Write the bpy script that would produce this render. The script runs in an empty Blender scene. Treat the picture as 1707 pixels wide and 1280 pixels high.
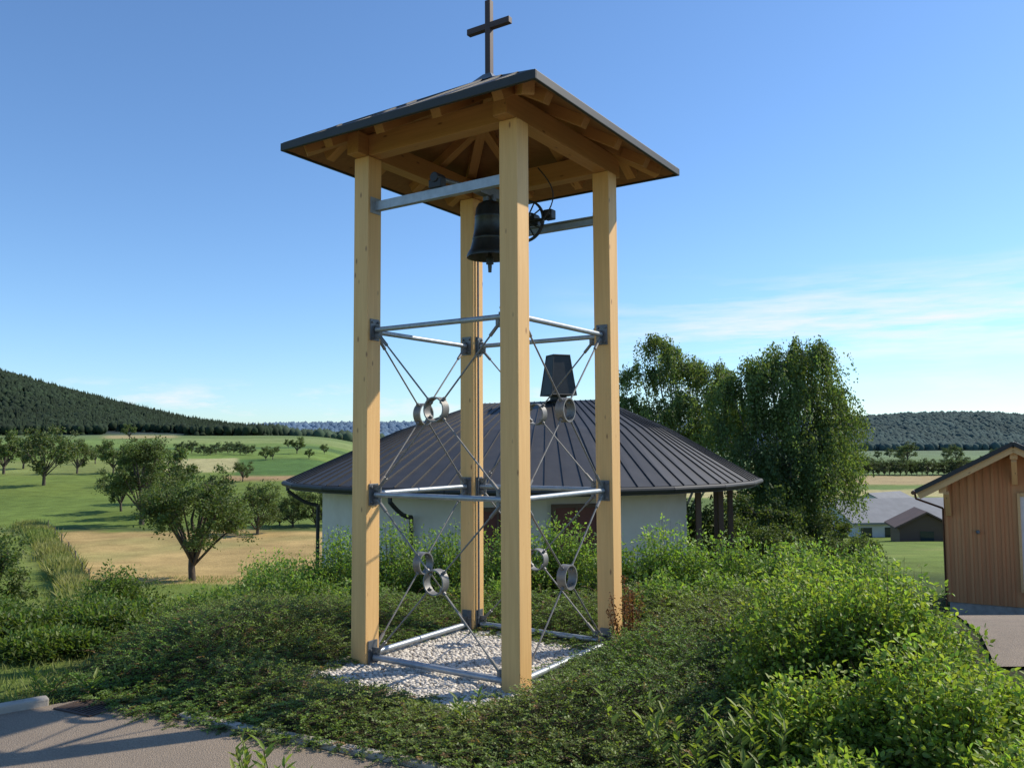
import bpy, math, numpy as np
from mathutils import Vector, Matrix
rng=np.random.default_rng(7)
COL=bpy.context.scene.collection
ORG={}
# ------------------------------------------------------------------ helpers
def link(o,parent=None,org=None):
    COL.objects.link(o)
    if parent: o.parent=parent
    return o
def top(o,label,cat,group=None):
    o["label"]=label; o["category"]=cat
    if group: o["group"]=group
def empty(name,loc,parent=None):
    o=bpy.data.objects.new(name,None); o.empty_display_size=.3
    COL.objects.link(o); ORG[o.name]=Vector(loc)
    if parent: o.parent=parent; o.location=Vector(loc)-ORG[parent.name]
    else: o.location=loc
    return o
def np_mesh(name,V,polys,col=None,mi=None,smooth=False):
    me=bpy.data.meshes.new(name)
    V=np.asarray(V,np.float32); me.vertices.add(len(V)); me.vertices.foreach_set('co',V.ravel())
    idx=np.concatenate([p.ravel() for p in polys]).astype(np.int32)
    tot=np.concatenate([np.full(len(p),p.shape[1]) for p in polys])
    st=np.concatenate([[0],np.cumsum(tot)[:-1]]).astype(np.int32)
    me.loops.add(len(idx)); me.loops.foreach_set('vertex_index',idx)
    me.polygons.add(len(tot)); me.polygons.foreach_set('loop_start',st)
    if mi is not None: me.polygons.foreach_set('material_index',np.asarray(mi,np.int32))
    if smooth: me.polygons.foreach_set('use_smooth',np.ones(len(tot),bool))
    me.update(calc_edges=True)
    if col is not None:
        a=me.color_attributes.new('Col','FLOAT_COLOR','POINT')
        c=np.ones((len(V),4),np.float32); c[:,:3]=col
        a.data.foreach_set('color',c.ravel())
    return me
class Geo:
    def __init__(s): s.V=[];s.P={};s.c=[];s.n=0;s.order=[]
    def add(s,V,F,col,mi=0):
        V=np.asarray(V); s.V.append(V)
        s.order.append((np.asarray(F)+s.n,mi)); s.n+=len(V)
        c=np.empty((len(V),3)); c[:]=col; s.c.append(c)
    def mesh(s,name,smooth=False):
        mi=np.concatenate([np.full(len(f),m) for f,m in s.order])
        return np_mesh(name,np.concatenate(s.V),[f for f,m in s.order],np.concatenate(s.c),mi,smooth)
def nrm(a): return a/np.maximum(np.linalg.norm(a,axis=-1,keepdims=True),1e-9)
def leaf_geo(P,D,N,L,ratio=.55,hexa=False):
    D=nrm(D);S=nrm(np.cross(D,N));N=np.cross(S,D);L=np.broadcast_to(np.asarray(L,float),(len(P),))[:,None];W=L*ratio
    if hexa:
        v=[P,P+D*L*.28+S*W*.46+N*W*.16,P+D*L*.66+S*W*.38+N*W*.12-N*L*.04,P+D*L-N*L*.12,P+D*L*.66-S*W*.38+N*W*.12-N*L*.04,P+D*L*.28-S*W*.46+N*W*.16]
        f=[[0,1,2,3],[0,3,4,5]]
    else:
        v=[P,P+D*L*.45+S*W*.5+N*W*.15,P+D*L,P+D*L*.45-S*W*.5+N*W*.15]; f=[[0,1,2],[0,2,3]]
    k=len(v);V=np.stack(v,1).reshape(-1,3)
    F=(np.arange(len(P))[:,None,None]*k+np.array(f)[None]).reshape(-1,len(f[0]))
    return V,F,k
def tubes(P0,P1,r0,r1,n=4):
    P0=np.atleast_2d(P0).astype(float);P1=np.atleast_2d(P1).astype(float)
    r0=np.broadcast_to(r0,(len(P0),))[:,None,None];r1=np.broadcast_to(r1,(len(P0),))[:,None,None]
    D=nrm(P1-P0);U=np.where(np.abs(D[:,2:3])>.9,[[1.,0,0]],[[0,0,1.]]);S=nrm(np.cross(D,U));T=np.cross(S,D)
    a=np.arange(n)/n*2*np.pi
    ring=S[:,None]*np.cos(a)[None,:,None]+T[:,None]*np.sin(a)[None,:,None]
    V=np.concatenate([P0[:,None]+ring*r0,P1[:,None]+ring*r1],1).reshape(-1,3)
    i=np.arange(n);j=(i+1)%n
    f=np.stack([i,j,j+n,i+n],1)
    F=(np.arange(len(P0))[:,None,None]*2*n+f[None]).reshape(-1,4)
    return V,F
class B:
    """hard-surface mesh builder in world coordinates"""
    def __init__(s): s.V=[];s.F=[];s.M=[]
    def raw(s,V,F,m=0):
        n=len(s.V); s.V+= [tuple(v) for v in V]; s.F+=[tuple(i+n for i in f) for f in F]; s.M+=[m]*len(F); return s
    def box(s,c,d,ex=(1,0,0),ey=(0,1,0),m=0):
        c=Vector(c);ex=Vector(ex).normalized();ey=Vector(ey).normalized();ez=ex.cross(ey)
        V=[c+ex*d[0]/2*a+ey*d[1]/2*b+ez*d[2]/2*e for a in(-1,1) for b in(-1,1) for e in(-1,1)]
        return s.raw(V,[(0,1,3,2),(4,6,7,5),(0,4,5,1),(2,3,7,6),(0,2,6,4),(1,5,7,3)],m)
    def cyl(s,p0,p1,r0,r1=None,n=14,caps=True,m=0):
        r1=r0 if r1 is None else r1
        p0=Vector(p0);p1=Vector(p1);d=(p1-p0).normalized();u=Vector((1,0,0)) if abs(d.z)>.9 else Vector((0,0,1))
        a=d.cross(u).normalized();b=a.cross(d)
        V=[];
        for p,r in((p0,r0),(p1,r1)):
            for i in range(n):
                t=i/n*2*math.pi; V.append(p+a*math.cos(t)*r+b*math.sin(t)*r)
        F=[(i,(i+1)%n,(i+1)%n+n,i+n) for i in range(n)]
        if caps: F+= [tuple(range(n))[::-1],tuple(range(n,2*n))]
        return s.raw(V,F,m)
    def path(s,pts,r,n=10,m=0):
        for a,b in zip(pts[:-1],pts[1:]): s.cyl(a,b,r,n=n,m=m)
        return s
    def ring(s,c,ax,ri,ro,w,n=32,m=0):
        c=Vector(c);d=Vector(ax).normalized();u=Vector((1,0,0)) if abs(d.z)>.9 else Vector((0,0,1))
        a=d.cross(u).normalized();b=a.cross(d);V=[]
        for i in range(n):
            t=i/n*2*math.pi;q=a*math.cos(t)+b*math.sin(t)
            V+=[c+q*ri-d*w/2,c+q*ro-d*w/2,c+q*ro+d*w/2,c+q*ri+d*w/2]
        F=[]
        for i in range(n):
            k=4*i;l=4*((i+1)%n)
            for e in range(4): F.append((k+e,l+e,l+(e+1)%4,k+(e+1)%4))
        return s.raw(V,F,m)
    def lathe(s,c,prof,n=40,m=0):
        c=Vector(c);V=[];k=len(prof)
        for i in range(n):
            t=i/n*2*math.pi
            for r,z in prof: V.append(c+Vector((r*math.cos(t),r*math.sin(t),z)))
        F=[(i*k+j,((i+1)%n)*k+j,((i+1)%n)*k+j+1,i*k+j+1) for i in range(n) for j in range(k-1)]
        return s.raw(V,F,m)
    def obj(s,name,mats,parent=None,smooth=False,bevel=0,loc=None):
        o0=ORG[parent.name] if parent else Vector(loc or (0,0,0))
        loc2=Vector(loc) if loc is not None else o0
        me=bpy.data.meshes.new(name);me.from_pydata([tuple(Vector(v)-loc2) for v in s.V],[],s.F)
        for mm in (mats if isinstance(mats,(list,tuple)) else [mats]): me.materials.append(mm)
        me.polygons.foreach_set('material_index',s.M)
        import bmesh
        bm=bmesh.new();bm.from_mesh(me);bmesh.ops.recalc_face_normals(bm,faces=bm.faces);bm.to_mesh(me);bm.free()
        o=bpy.data.objects.new(name,me);COL.objects.link(o)
        if parent: o.parent=parent;o.location=loc2-o0
        else: o.location=loc2
        ORG[o.name]=loc2
        if smooth:
            me.polygons.foreach_set('use_smooth',[True]*len(me.polygons))
            try: me.set_sharp_from_angle(angle=math.radians(40))
            except Exception: pass
        if bevel:
            b=o.modifiers.new('bevel','BEVEL');b.width=bevel;b.segments=2;b.limit_method='ANGLE'
        return o
def beam(name,p0,p1,w,h,mat,parent,up=(0,0,1),bevel=.004):
    """timber with local X along its length"""
    p0=Vector(p0);p1=Vector(p1);x=(p1-p0);L=x.length;x.normalize();y=Vector(up).cross(x).normalized();z=x.cross(y)
    me=bpy.data.meshes.new(name)
    V=[(a*L/2,b*w/2,c*h/2) for a in(-1,1) for b in(-1,1) for c in(-1,1)]
    me.from_pydata(V,[],[(0,1,3,2),(4,6,7,5),(0,4,5,1),(2,3,7,6),(0,2,6,4),(1,5,7,3)])
    me.materials.append(mat)
    o=bpy.data.objects.new(name,me);COL.objects.link(o);o.parent=parent
    M=Matrix((x,y,z)).transposed().to_4x4();M.translation=(p0+p1)/2-ORG[parent.name]
    o.matrix_basis=M;ORG[o.name]=(p0+p1)/2
    if bevel: b=o.modifiers.new('bevel','BEVEL');b.width=bevel;b.segments=2
    return o
def ss(a,b,x):
    t=np.clip((x-a)/(b-a),0,1);return t*t*(3-2*t)
def nz(x,y,s,seed=0):
    x=np.asarray(x)/s+seed*13.7;y=np.asarray(y)/s-seed*7.3
    return (np.sin(x*1.7+1.3*np.sin(y*1.1))+np.sin(y*2.1+1.7*np.sin(x*.9+2))+np.sin((x+y)*1.3+3.1)+.6*np.sin(x*4.1-y*3.3)+.6*np.sin(x*3.2+y*4.7+1))/4.2
# ------------------------------------------------------------------ materials
def nodes(name):
    m=bpy.data.materials.new(name);m.use_nodes=True;nt=m.node_tree;return m,nt,nt.nodes['Principled BSDF']
def N(nt,t,**k):
    n=nt.nodes.new(t)
    for a,b in k.items():
        if a.startswith('i_'): n.inputs[a[2:].replace('_',' ')].default_value=b
        else: setattr(n,a,b)
    return n
def mixc(nt,f,a,b,mode='MIX'):
    n=nt.nodes.new('ShaderNodeMix');n.data_type='RGBA';n.blend_type=mode
    def S(sock,v):
        if isinstance(v,bpy.types.NodeSocket): nt.links.new(v,sock)
        elif isinstance(v,(int,float)): sock.default_value=v
        else: sock.default_value=(*v[:3],1)
    S(n.inputs[0],f);S(n.inputs[6],a);S(n.inputs[7],b);return n.outputs[2]
def ramp(nt,src,stops):
    r=nt.nodes.new('ShaderNodeValToRGB');e=r.color_ramp.elements
    while len(e)<len(stops): e.new(.5)
    for el,(p,c) in zip(e,stops): el.position=p;el.color=(c,c,c,1) if isinstance(c,(int,float)) else (*c,1)
    nt.links.new(src,r.inputs[0]);return r.outputs[0]
def tex(nt,scale,detail=4,rough=.6,vec=None,stretch=None,coord='Object',kind='ShaderNodeTexNoise'):
    n=nt.nodes.new(kind)
    n.inputs['Scale'].default_value=scale
    if kind=='ShaderNodeTexNoise': n.inputs['Detail'].default_value=detail;n.inputs['Roughness'].default_value=rough
    if vec is None:
        tc=nt.nodes.new('ShaderNodeTexCoord');vec=tc.outputs[coord]
    if stretch:
        mp=nt.nodes.new('ShaderNodeMapping');mp.inputs['Scale'].default_value=stretch;nt.links.new(vec,mp.inputs[0]);vec=mp.outputs[0]
    nt.links.new(vec,n.inputs['Vector']);return n
def bump(nt,bs,h,strength,dist=.02):
    b=nt.nodes.new('ShaderNodeBump');b.inputs['Strength'].default_value=strength;b.inputs['Distance'].default_value=dist
    nt.links.new(h,b.inputs['Height']);nt.links.new(b.outputs[0],bs.inputs['Normal'])
def simple(name,c1,c2=None,scale=6,rough=.6,metal=0,stretch=None,bs=0,bscale=None,detail=5):
    m,nt,b=nodes(name);c2=c2 or tuple(x*.7 for x in c1)
    t=tex(nt,scale,detail,stretch=stretch)
    f=ramp(nt,t.outputs[0],[(.3,0.),(.7,1.)])
    nt.links.new(mixc(nt,f,c1,c2),b.inputs['Base Color'])
    b.inputs['Roughness'].default_value=rough;b.inputs['Metallic'].default_value=metal
    if bs:
        t2=tex(nt,bscale or scale*4,4,stretch=stretch);bump(nt,b,t2.outputs[0],bs)
    return m
def wood(name,c1,c2,dark,sc=1,rough=.6,knots=True):
    m,nt,b=nodes(name)
    oi=nt.nodes.new('ShaderNodeObjectInfo');tc=nt.nodes.new('ShaderNodeTexCoord')
    va=nt.nodes.new('ShaderNodeVectorMath');va.operation='ADD'
    mu=nt.nodes.new('ShaderNodeMath');mu.operation='MULTIPLY';mu.inputs[1].default_value=37.
    nt.links.new(oi.outputs['Random'],mu.inputs[0]);nt.links.new(tc.outputs['Object'],va.inputs[0]);nt.links.new(mu.outputs[0],va.inputs[1])
    v=va.outputs[0]
    g=tex(nt,7*sc,6,.65,vec=v,stretch=(.25,6,6))
    f=ramp(nt,g.outputs[0],[(.32,0.),(.68,1.)])
    c=mixc(nt,f,c1,c2)
    l=tex(nt,1.2,2,.5,vec=v,stretch=(.6,4,4));c=mixc(nt,ramp(nt,l.outputs[0],[(.35,0.),(.75,.45)]),c,tuple(x*.72 for x in c1))
    if knots:
        k=tex(nt,4.2,vec=v,stretch=(.8,2.2,2.2),kind='ShaderNodeTexVoronoi')
        c=mixc(nt,ramp(nt,k.outputs[0],[(.045,.9),(.12,0.)]),c,dark)
    nt.links.new(c,b.inputs['Base Color']);b.inputs['Roughness'].default_value=rough
    bump(nt,b,g.outputs[0],.25,.004);return m
def foliage(name,trans=.35,rough=.5,tint=1.0):
    m,nt,b=nodes(name)
    at=N(nt,'ShaderNodeAttribute',attribute_name='Col')
    b.inputs['Roughness'].default_value=rough;b.inputs['Specular IOR Level'].default_value=.35
    nt.links.new(at.outputs[0],b.inputs['Base Color'])
    tr=nt.nodes.new('ShaderNodeBsdfTranslucent')
    c=mixc(nt,1.,at.outputs[0],(1.5,1.6,.7),'MULTIPLY');nt.links.new(c,tr.inputs[0])
    mx=nt.nodes.new('ShaderNodeMixShader');mx.inputs[0].default_value=trans
    nt.links.new(b.outputs[0],mx.inputs[1]);nt.links.new(tr.outputs[0],mx.inputs[2])
    nt.links.new(mx.outputs[0],nt.nodes['Material Output'].inputs[0]);return m
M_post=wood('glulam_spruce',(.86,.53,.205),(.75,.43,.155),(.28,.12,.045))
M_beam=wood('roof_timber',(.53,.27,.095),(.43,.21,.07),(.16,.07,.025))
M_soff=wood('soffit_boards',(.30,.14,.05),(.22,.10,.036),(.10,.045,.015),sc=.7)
M_steel=simple('galvanised_steel',(.42,.45,.47),(.30,.33,.35),14,.45,.5,bs=.05)
M_steeld=simple('weathered_steel',(.20,.21,.215),(.13,.14,.15),14,.5,.5)
M_ring=simple('dull_ring_steel',(.27,.26,.24),(.17,.165,.155),12,.55,.35)
M_roof=simple('dark_roof_metal',(.054,.049,.043),(.036,.033,.030),2.5,.5,.0,bs=.05,bscale=3)
M_fasc=simple('dark_fascia_metal',(.034,.034,.032),(.022,.023,.022),5,.6,.0)
M_bronze=simple('dark_bronze',(.075,.08,.07),(.04,.042,.036),9,.42,.75)
M_cross=wood('dark_cross_timber',(.085,.045,.036),(.05,.028,.024),(.02,.01,.01),knots=False)
M_black=simple('black_rubber',(.02,.02,.022),None,5,.5)
M_bark=simple('bark',(.13,.10,.075),(.05,.04,.03),9,.9,0,(1,1,.3),.5)
M_birch=simple('birch_bark',(.42,.40,.36),(.06,.055,.05),5,.8,0,(1,1,2.5),.2)
M_leaf=foliage('leaf',.42);M_leafs=foliage('far_leaf',.32,.7);M_birl=foliage('birch_leaf',.4,.6);M_need=foliage('forest_leaf',.0,1.)
M_twig=simple('twig',(.10,.065,.04),(.05,.035,.025),20,.9)
# ------------------------------------------------------------------ terrain
def HT(x,y):
    x=np.asarray(x,float);y=np.asarray(y,float)
    yy=np.maximum(y,0);t=x/np.maximum(y,6)
    L=np.interp(yy,[0,9,12,20,35,60,100,200,300,450,700,1200,3000,7000],[0,0,-.55,-2.2,-3.6,-3.9,-2.6,.2,2.2,5.5,9,12,15,15])
    R=np.interp(yy,[0,9,12,18,24,40,80,150,900,1500,7000],[0,0,-.45,-1.72,-2.2,-3.5,-7.4,-11.5,-12,-8,0])
    w=ss(-.25,-.05,t);z=L*(1-w)+R*w
    z=z+ss(14,40,yy)*.18*nz(x,y,9)+ss(80,300,yy)*1.*nz(x,y,90)*(1-ss(-.1,.1,t))
    cr=np.interp(t,[-1.5,-.61,-.54,-.466,-.395,-.324,-.266,-.23],[90,82,62,43,26,14,4,-10])+2.5*nz(x,y,70)
    k=ss(620,980,yy)*ss(-.21,-.24,t);z=z*(1-k)+np.maximum(cr,2)*k
    k=ss(560,900,yy)*ss(-.275,-.25,t)*(1-ss(-.2,-.12,t));z=z*(1-k)+(2.)*k
    cR=np.interp(t,[.3,.41,.5,.56,.61,.9],[20,34,40,40,34,47])+3*nz(x,y,120)
    k=ss(1080,1450,yy)*ss(.3,.4,t);z=z*(1-k)+cR*k
    far=46+6*nz(x,y,300)+np.interp(t,[-.3,-.2,-.12,.1,.4],[2,2,6,0,10]);k=ss(2450,2950,yy)
    z=z*(1-k)+np.maximum(far,z)*k
    return z
def hz(x,y): return float(HT(x,y))
def tcol(x,y):
    t=x/np.maximum(y,3);n1=nz(x,y,6);n2=nz(x,y,45)
    c=np.empty(x.shape+(3,));c[:]=(.175,.235,.05)
    def put(mask,col,soft=None): 
        m=np.clip(mask,0,1)[...,None];c[:]=c*(1-m)+np.array(col)*m
    def band(v,a,b,s): return ss(a-s,a+s,v)*(1-ss(b-s,b+s,v))
    put(ss(.1,.6,n1)*(y>8)*(y<60)*.5,(.25,.25,.08))
    put(band(y,-50,10.5,.5)*ss(-4.3,-3.8,x),(.06,.06,.03))
    put(band(y,5,9,.5)*ss(-3.8,-4.6,x)*ss(.0,.5,nz(x,y,1.3)),(.27,.24,.11))
    put(band(y,12,30,3)*band(x,-4,30,1.5),(.07,.10,.03))
    tl=-.555+.0018*(58-y);yw=y+1.6*nz(x,y,5,2)
    put(band(yw,33,57,.7)*ss(tl-.004,tl+.004,t)*(1-ss(-.2,-.16,t)),(.48,.34,.14))
    put(band(y,36,56,1)*ss(tl,tl+.01,t)*(1-ss(-.2,-.16,t))*ss(.0,.5,nz(x,y,6,3))*.65,(.30,.28,.10))
    put(band(t-tl,-.022,.0,.003)*band(y,20,62,3)*.9,(.20,.19,.08))
    put(band(y,57.5,60,.5)*(t<-.15),(.09,.12,.04))
    L=t<-.12
    put(band(y,60,84,3)*L*.5,(.14,.21,.045))
    put(ss(.1,.5,nz(x,y,16,5))*band(y,60,170,3)*L*.5,(.24,.27,.08))
    put(band(y,104,113,1.5)*band(t,-.34,-.15,.005),(.42,.28,.14))
    put(band(y,113,165,2)*band(t,-.33,-.15,.004),(.10,.18,.045))
    put(band(y,122,168,2)*band(t,-.43,-.326,.004),(.46,.42,.20))
    put(band(y,122,160,4)*band(t,-.75,-.44,.004)*.6,(.27,.30,.10))
    put(band(y,168,400,3)*L,(.175,.255,.055))
    put(band(y,205,222,3)*L*band(t,-.7,-.42,.01),(.34,.34,.13))
    put(band(y,230,262,3)*L*band(t,-.5,-.15,.01),(.10,.17,.045))
    put(band(y,300,420,4)*L*band(t,-.42,-.1,.01),(.25,.31,.09))
    put(band(y,440,640,8)*band(t,-.485,-.40,.01),(.46,.37,.15))
    Rr=t>-.05
    put(band(y,90,200,6)*Rr,(.15,.21,.06))
    put(band(y,205,236,3)*Rr,(.48,.42,.19))
    put(band(y,236,252,2)*Rr,(.16,.23,.06))
    put(band(y,262,330,3)*Rr*band(t,.3,.66,.01),(.46,.35,.17))
    put(band(y,330,900,6)*Rr,(.18,.25,.07))
    put(band(y,420,500,6)*Rr*ss(-.2,.2,nz(x,y,130)),(.32,.34,.12))
    put(ss(620,680,y)*ss(-.24,-.26,t)*(1-band(y,440,645,8)*band(t,-.485,-.40,.01)),(.018,.03,.014))
    put(ss(1050,1100,y)*Rr,(.04,.065,.06));put(ss(2000,2400,y),(.07,.105,.14))  # far ridge ground coloured bluish to stand in for aerial haze
    haze_mix=np.clip((y-150)/2600,0,.5)[...,None]
    c=c*(1-haze_mix)+np.array((.18,.23,.28))*haze_mix  # aerial haze painted into the vertex colour, stronger with distance
    c*=(1+.14*n1+.10*n2)[...,None]
    return c
def terrain():
    a=np.concatenate([np.radians(np.linspace(-180,-44,40)[:-1]),np.radians(np.linspace(-44,44,760)),np.radians(np.linspace(44,180,40)[1:-1])])
    r=np.concatenate([[.0],np.geomspace(.6,6500,330)])
    A,Rr=np.meshgrid(a,r);X=Rr*np.sin(A);Y=Rr*np.cos(A);Z=HT(X,Y)
    V=np.stack([X,Y,Z],-1).reshape(-1,3);n=len(a);m=len(r)
    i=np.arange(n);j=(i+1)%n
    rr=np.arange(1,m-1)[:,None]*n
    q=np.stack([rr+i,rr+n+i,rr+n+j,rr+j],-1).reshape(-1,4)[:, ::-1]
    f0=np.stack([np.zeros(n,int),n+i,n+j],1)[:, ::-1]
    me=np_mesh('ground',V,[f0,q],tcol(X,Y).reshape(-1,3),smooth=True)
    mt,nt,b=nodes('meadow_ground')
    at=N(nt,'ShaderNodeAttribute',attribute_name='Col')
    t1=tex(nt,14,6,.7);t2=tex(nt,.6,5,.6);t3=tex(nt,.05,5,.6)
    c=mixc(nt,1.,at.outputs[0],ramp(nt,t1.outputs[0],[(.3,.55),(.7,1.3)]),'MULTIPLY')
    c=mixc(nt,1.,c,ramp(nt,t2.outputs[0],[(.3,.74),(.7,1.18)]),'MULTIPLY')
    c=mixc(nt,1.,c,ramp(nt,t3.outputs[0],[(.3,.85),(.7,1.1)]),'MULTIPLY')
    nt.links.new(c,b.inputs['Base Color']);b.inputs['Roughness'].default_value=.95;b.inputs['Specular IOR Level'].default_value=.1
    bump(nt,b,t1.outputs[0],.6,.05)
    me.materials.append(mt);o=link(bpy.data.objects.new('ground',me));o['kind']='structure'
terrain()
# road and paving
def asphalt():
    m,nt,b=nodes('asphalt')
    t=tex(nt,90,3,.8);t2=tex(nt,.9,5,.6);v=tex(nt,160,kind='ShaderNodeTexVoronoi')
    c=mixc(nt,ramp(nt,t2.outputs[0],[(.3,0.),(.7,1.)]),(.33,.255,.18),(.24,.19,.14))
    c=mixc(nt,1.,c,ramp(nt,t.outputs[0],[(.3,.55),(.7,1.4)]),'MULTIPLY')
    st=tex(nt,3.5,6,.7);c=mixc(nt,ramp(nt,st.outputs[0],[(.60,0.),(.70,.4)]),c,(.14,.11,.08))
    nt.links.new(c,b.inputs['Base Color']);b.inputs['Roughness'].default_value=.9;bump(nt,b,v.outputs[0],.8,.008);return m
M_asph=asphalt()
rp=[(-8,3.05),(-3.42,6.86),(-.84,5.5),(3,3.53),(8,1),(8,-9),(-8,-9)]
o=B().raw([(x,y,.012) for x,y in rp],[tuple(range(7))]).obj('road',M_asph);o['kind']='structure'
S_,Y_=np.meshgrid(np.linspace(0,1,28),np.linspace(7.6,18.2,30));X=(.445*Y_+.9)*(1-S_)+18*S_;Y=Y_
n=28;F=np.array([[a*n+b,a*n+b+1,(a+1)*n+b+1,(a+1)*n+b] for a in range(29) for b in range(27)])
me=np_mesh('paved_yard',np.stack([X,Y,HT(X,Y)+.03],-1).reshape(-1,3),[F]);me.materials.append(M_asph);o=link(bpy.data.objects.new('paved_yard',me));o['kind']='structure'
M_conc=simple('concrete',(.46,.41,.34),(.30,.265,.22),7,.9,bs=.3,bscale=40)
def kerb(p,q,dz=0):
    p=Vector((*p,0));q=Vector((*q,0));d=(q-p);L=d.length;d.normalize();nn=Vector((-d.y,d.x,0));k=int(L/.8)+1;b=B()
    for i in range(k):
        s=p+d*(L*i/k+.005);e=p+d*(L*(i+1)/k-.005)
        b.box((s+e)/2+nn*.04+Vector((0,0,-.01+dz+rng.uniform(-.008,.008))),((e-s).length,.085+dz,.10),d,nn)
    o=b.obj('kerb',M_conc,bevel=.012);o['kind']='structure'
kerb((-2.5,6.37),(2.2,3.94));kerb((-8,3.05),(-3.62,6.70),.03)
M_rust=simple('rusted_iron',(.09,.06,.045),(.05,.035,.03),12,.8,.2)
gx,gy=-3.28,6.62
g=empty('drain_grate',(gx,gy,.012));top(g,'rusty iron drain grate set in asphalt beside the kerb','drain')
dx=Vector((.89,-.456,0));dy=Vector((.456,.89,0));b=B()
for s in(-1,1): b.box(Vector((gx,gy,.014))+dy*.13*s,(.42,.025,.02),dx,dy);b.box(Vector((gx,gy,.014))+dx*.197*s,(.025,.235,.02),dx,dy)
b.obj('frame',M_rust,g,bevel=.004)
b=B()
for i in range(8): b.box(Vector((gx,gy,.013))+dx*(-.155+.0443*i),(.018,.235,.016),dx,dy)
b.obj('grille',M_rust,g)
# ------------------------------------------------------------------ bell tower
a=math.radians(56.5);C=Vector((-.21,8.1,0));ex=Vector((math.cos(a),math.sin(a),0));ey=Vector((-math.sin(a),math.cos(a),0))
W=lambda p,q,z:C+ex*p+ey*q+Vector((0,0,z))
T=empty('bell_tower',W(0,0,0));top(T,'open timber bell tower with dark pyramid roof on pale gravel','bell tower')
h=.834;pw=.18
for p,q in((-h,-h),(h,-h),(-h,h),(h,h)):
    beam('post',W(p,q,-.3),W(p,q,4.735),pw,pw,M_post,T,up=ex,bevel=.006)
    bb=B();bb.box(W(p,q,-.02),(pw+.03,pw+.03,.08),ex,ey);bb.obj('post_shoe',M_steeld,T,bevel=.004)
zb=4.84
for s in(-1,1):
    beam('beam',W(-h-.09-(.12),s*h,zb),W(h+.21,s*h,zb),.14,.205,M_beam,T)
    beam('beam',W(s*h,-h+.072,zb),W(s*h,h-.072,zb),.14,.2,M_beam,T)
# roof
E=1.39;ze=4.835;za=5.635;sl=(za-ze)/E
RF=empty('roof',W(0,0,4.7),T)
def pyr(e,z0,z1): return [W(-e,-e,z0),W(e,-e,z0),W(e,e,z0),W(-e,e,z0),W(0,0,z1)]
v=pyr(E+.015,ze,za)+pyr(E+.015,ze-.02,za-.02)
b=B().raw(v,[(0,1,4),(1,2,4),(2,3,4),(3,0,4),(5,9,6),(6,9,7),(7,9,8),(8,9,5),(0,5,6,1),(1,6,7,2),(2,7,8,3),(3,8,5,0)])
for k in range(4):
    A=[(1,0),(0,1),(-1,0),(0,-1)][k];D=Vector((A[0],A[1]));Sd=Vector((-A[1],A[0]))
    for s in np.arange(-1.0,1.1,.5):
        e0=D*E+Sd*s;e1=D*(abs(s)+.02)+Sd*s
        p0=W(e0.x,e0.y,ze+.004);p1=W(e1.x,e1.y,ze+(E-abs(s))*sl+.002);dd=(p1-p0)
        if dd.length>.08: b.box((p0+p1)/2,(dd.length,.010,.018),dd,(ex*Sd.x+ey*Sd.y))
for s1,s2 in((1,1),(1,-1),(-1,1),(-1,-1)):
    p0=W(s1*E,s2*E,ze+.004);p1=W(0,0,za+.004);dd=p1-p0;sd=dd.cross(Vector((0,0,1)));b.box((p0+p1)/2,(dd.length,.03,.016),dd,sd)
b.obj('roof_covering',M_roof,RF)
v=pyr(E-.01,ze-.024,za-.03)+pyr(E-.01,ze-.05,za-.06)
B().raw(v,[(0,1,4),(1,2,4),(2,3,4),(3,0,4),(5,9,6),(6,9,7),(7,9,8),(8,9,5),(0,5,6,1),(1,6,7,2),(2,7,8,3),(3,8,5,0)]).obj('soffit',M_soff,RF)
b=B()
for s in(-1,1):
    b.box(W(s*(E+.005),0,ze-.03),(.03,2*E+.04,.075),ex,ey);b.box(W(0,s*(E+.005),ze-.0305),(2*E+.035,.03,.073),ex,ey)
b.obj('fascia',M_fasc,RF,bevel=.006)
for s1,s2 in((1,1),(1,-1),(-1,1),(-1,-1)):
    zz=lambda r:ze-.052+(E-r)*sl-.062
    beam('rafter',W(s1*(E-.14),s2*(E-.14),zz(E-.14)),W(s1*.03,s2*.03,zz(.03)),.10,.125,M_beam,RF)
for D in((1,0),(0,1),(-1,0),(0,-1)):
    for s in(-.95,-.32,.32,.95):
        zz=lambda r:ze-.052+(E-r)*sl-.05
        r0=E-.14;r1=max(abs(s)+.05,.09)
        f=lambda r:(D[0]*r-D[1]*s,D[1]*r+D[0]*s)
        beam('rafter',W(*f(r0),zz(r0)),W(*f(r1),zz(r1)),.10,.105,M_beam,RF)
# cross with its cap
X=empty('cross',W(0,0,5.5),T)
beam('cross_upright',W(0,0,5.56),W(0,0,6.43),.062,.062,M_cross,X,up=ex)
beam('cross_arm',W(0,.255,6.165),W(0,-.255,6.165),.06,.062,M_cross,X)
B().raw([W(-.13,-.13,5.575),W(.13,-.13,5.575),W(.13,.13,5.575),W(-.13,.13,5.575),W(-.045,-.045,5.67),W(.045,-.045,5.67),W(.045,.045,5.67),W(-.045,.045,5.67)],[(0,1,5,4),(1,2,6,5),(2,3,7,6),(3,0,4,7),(4,5,6,7)]).obj('ridge_cap',M_steeld,T)
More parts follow.
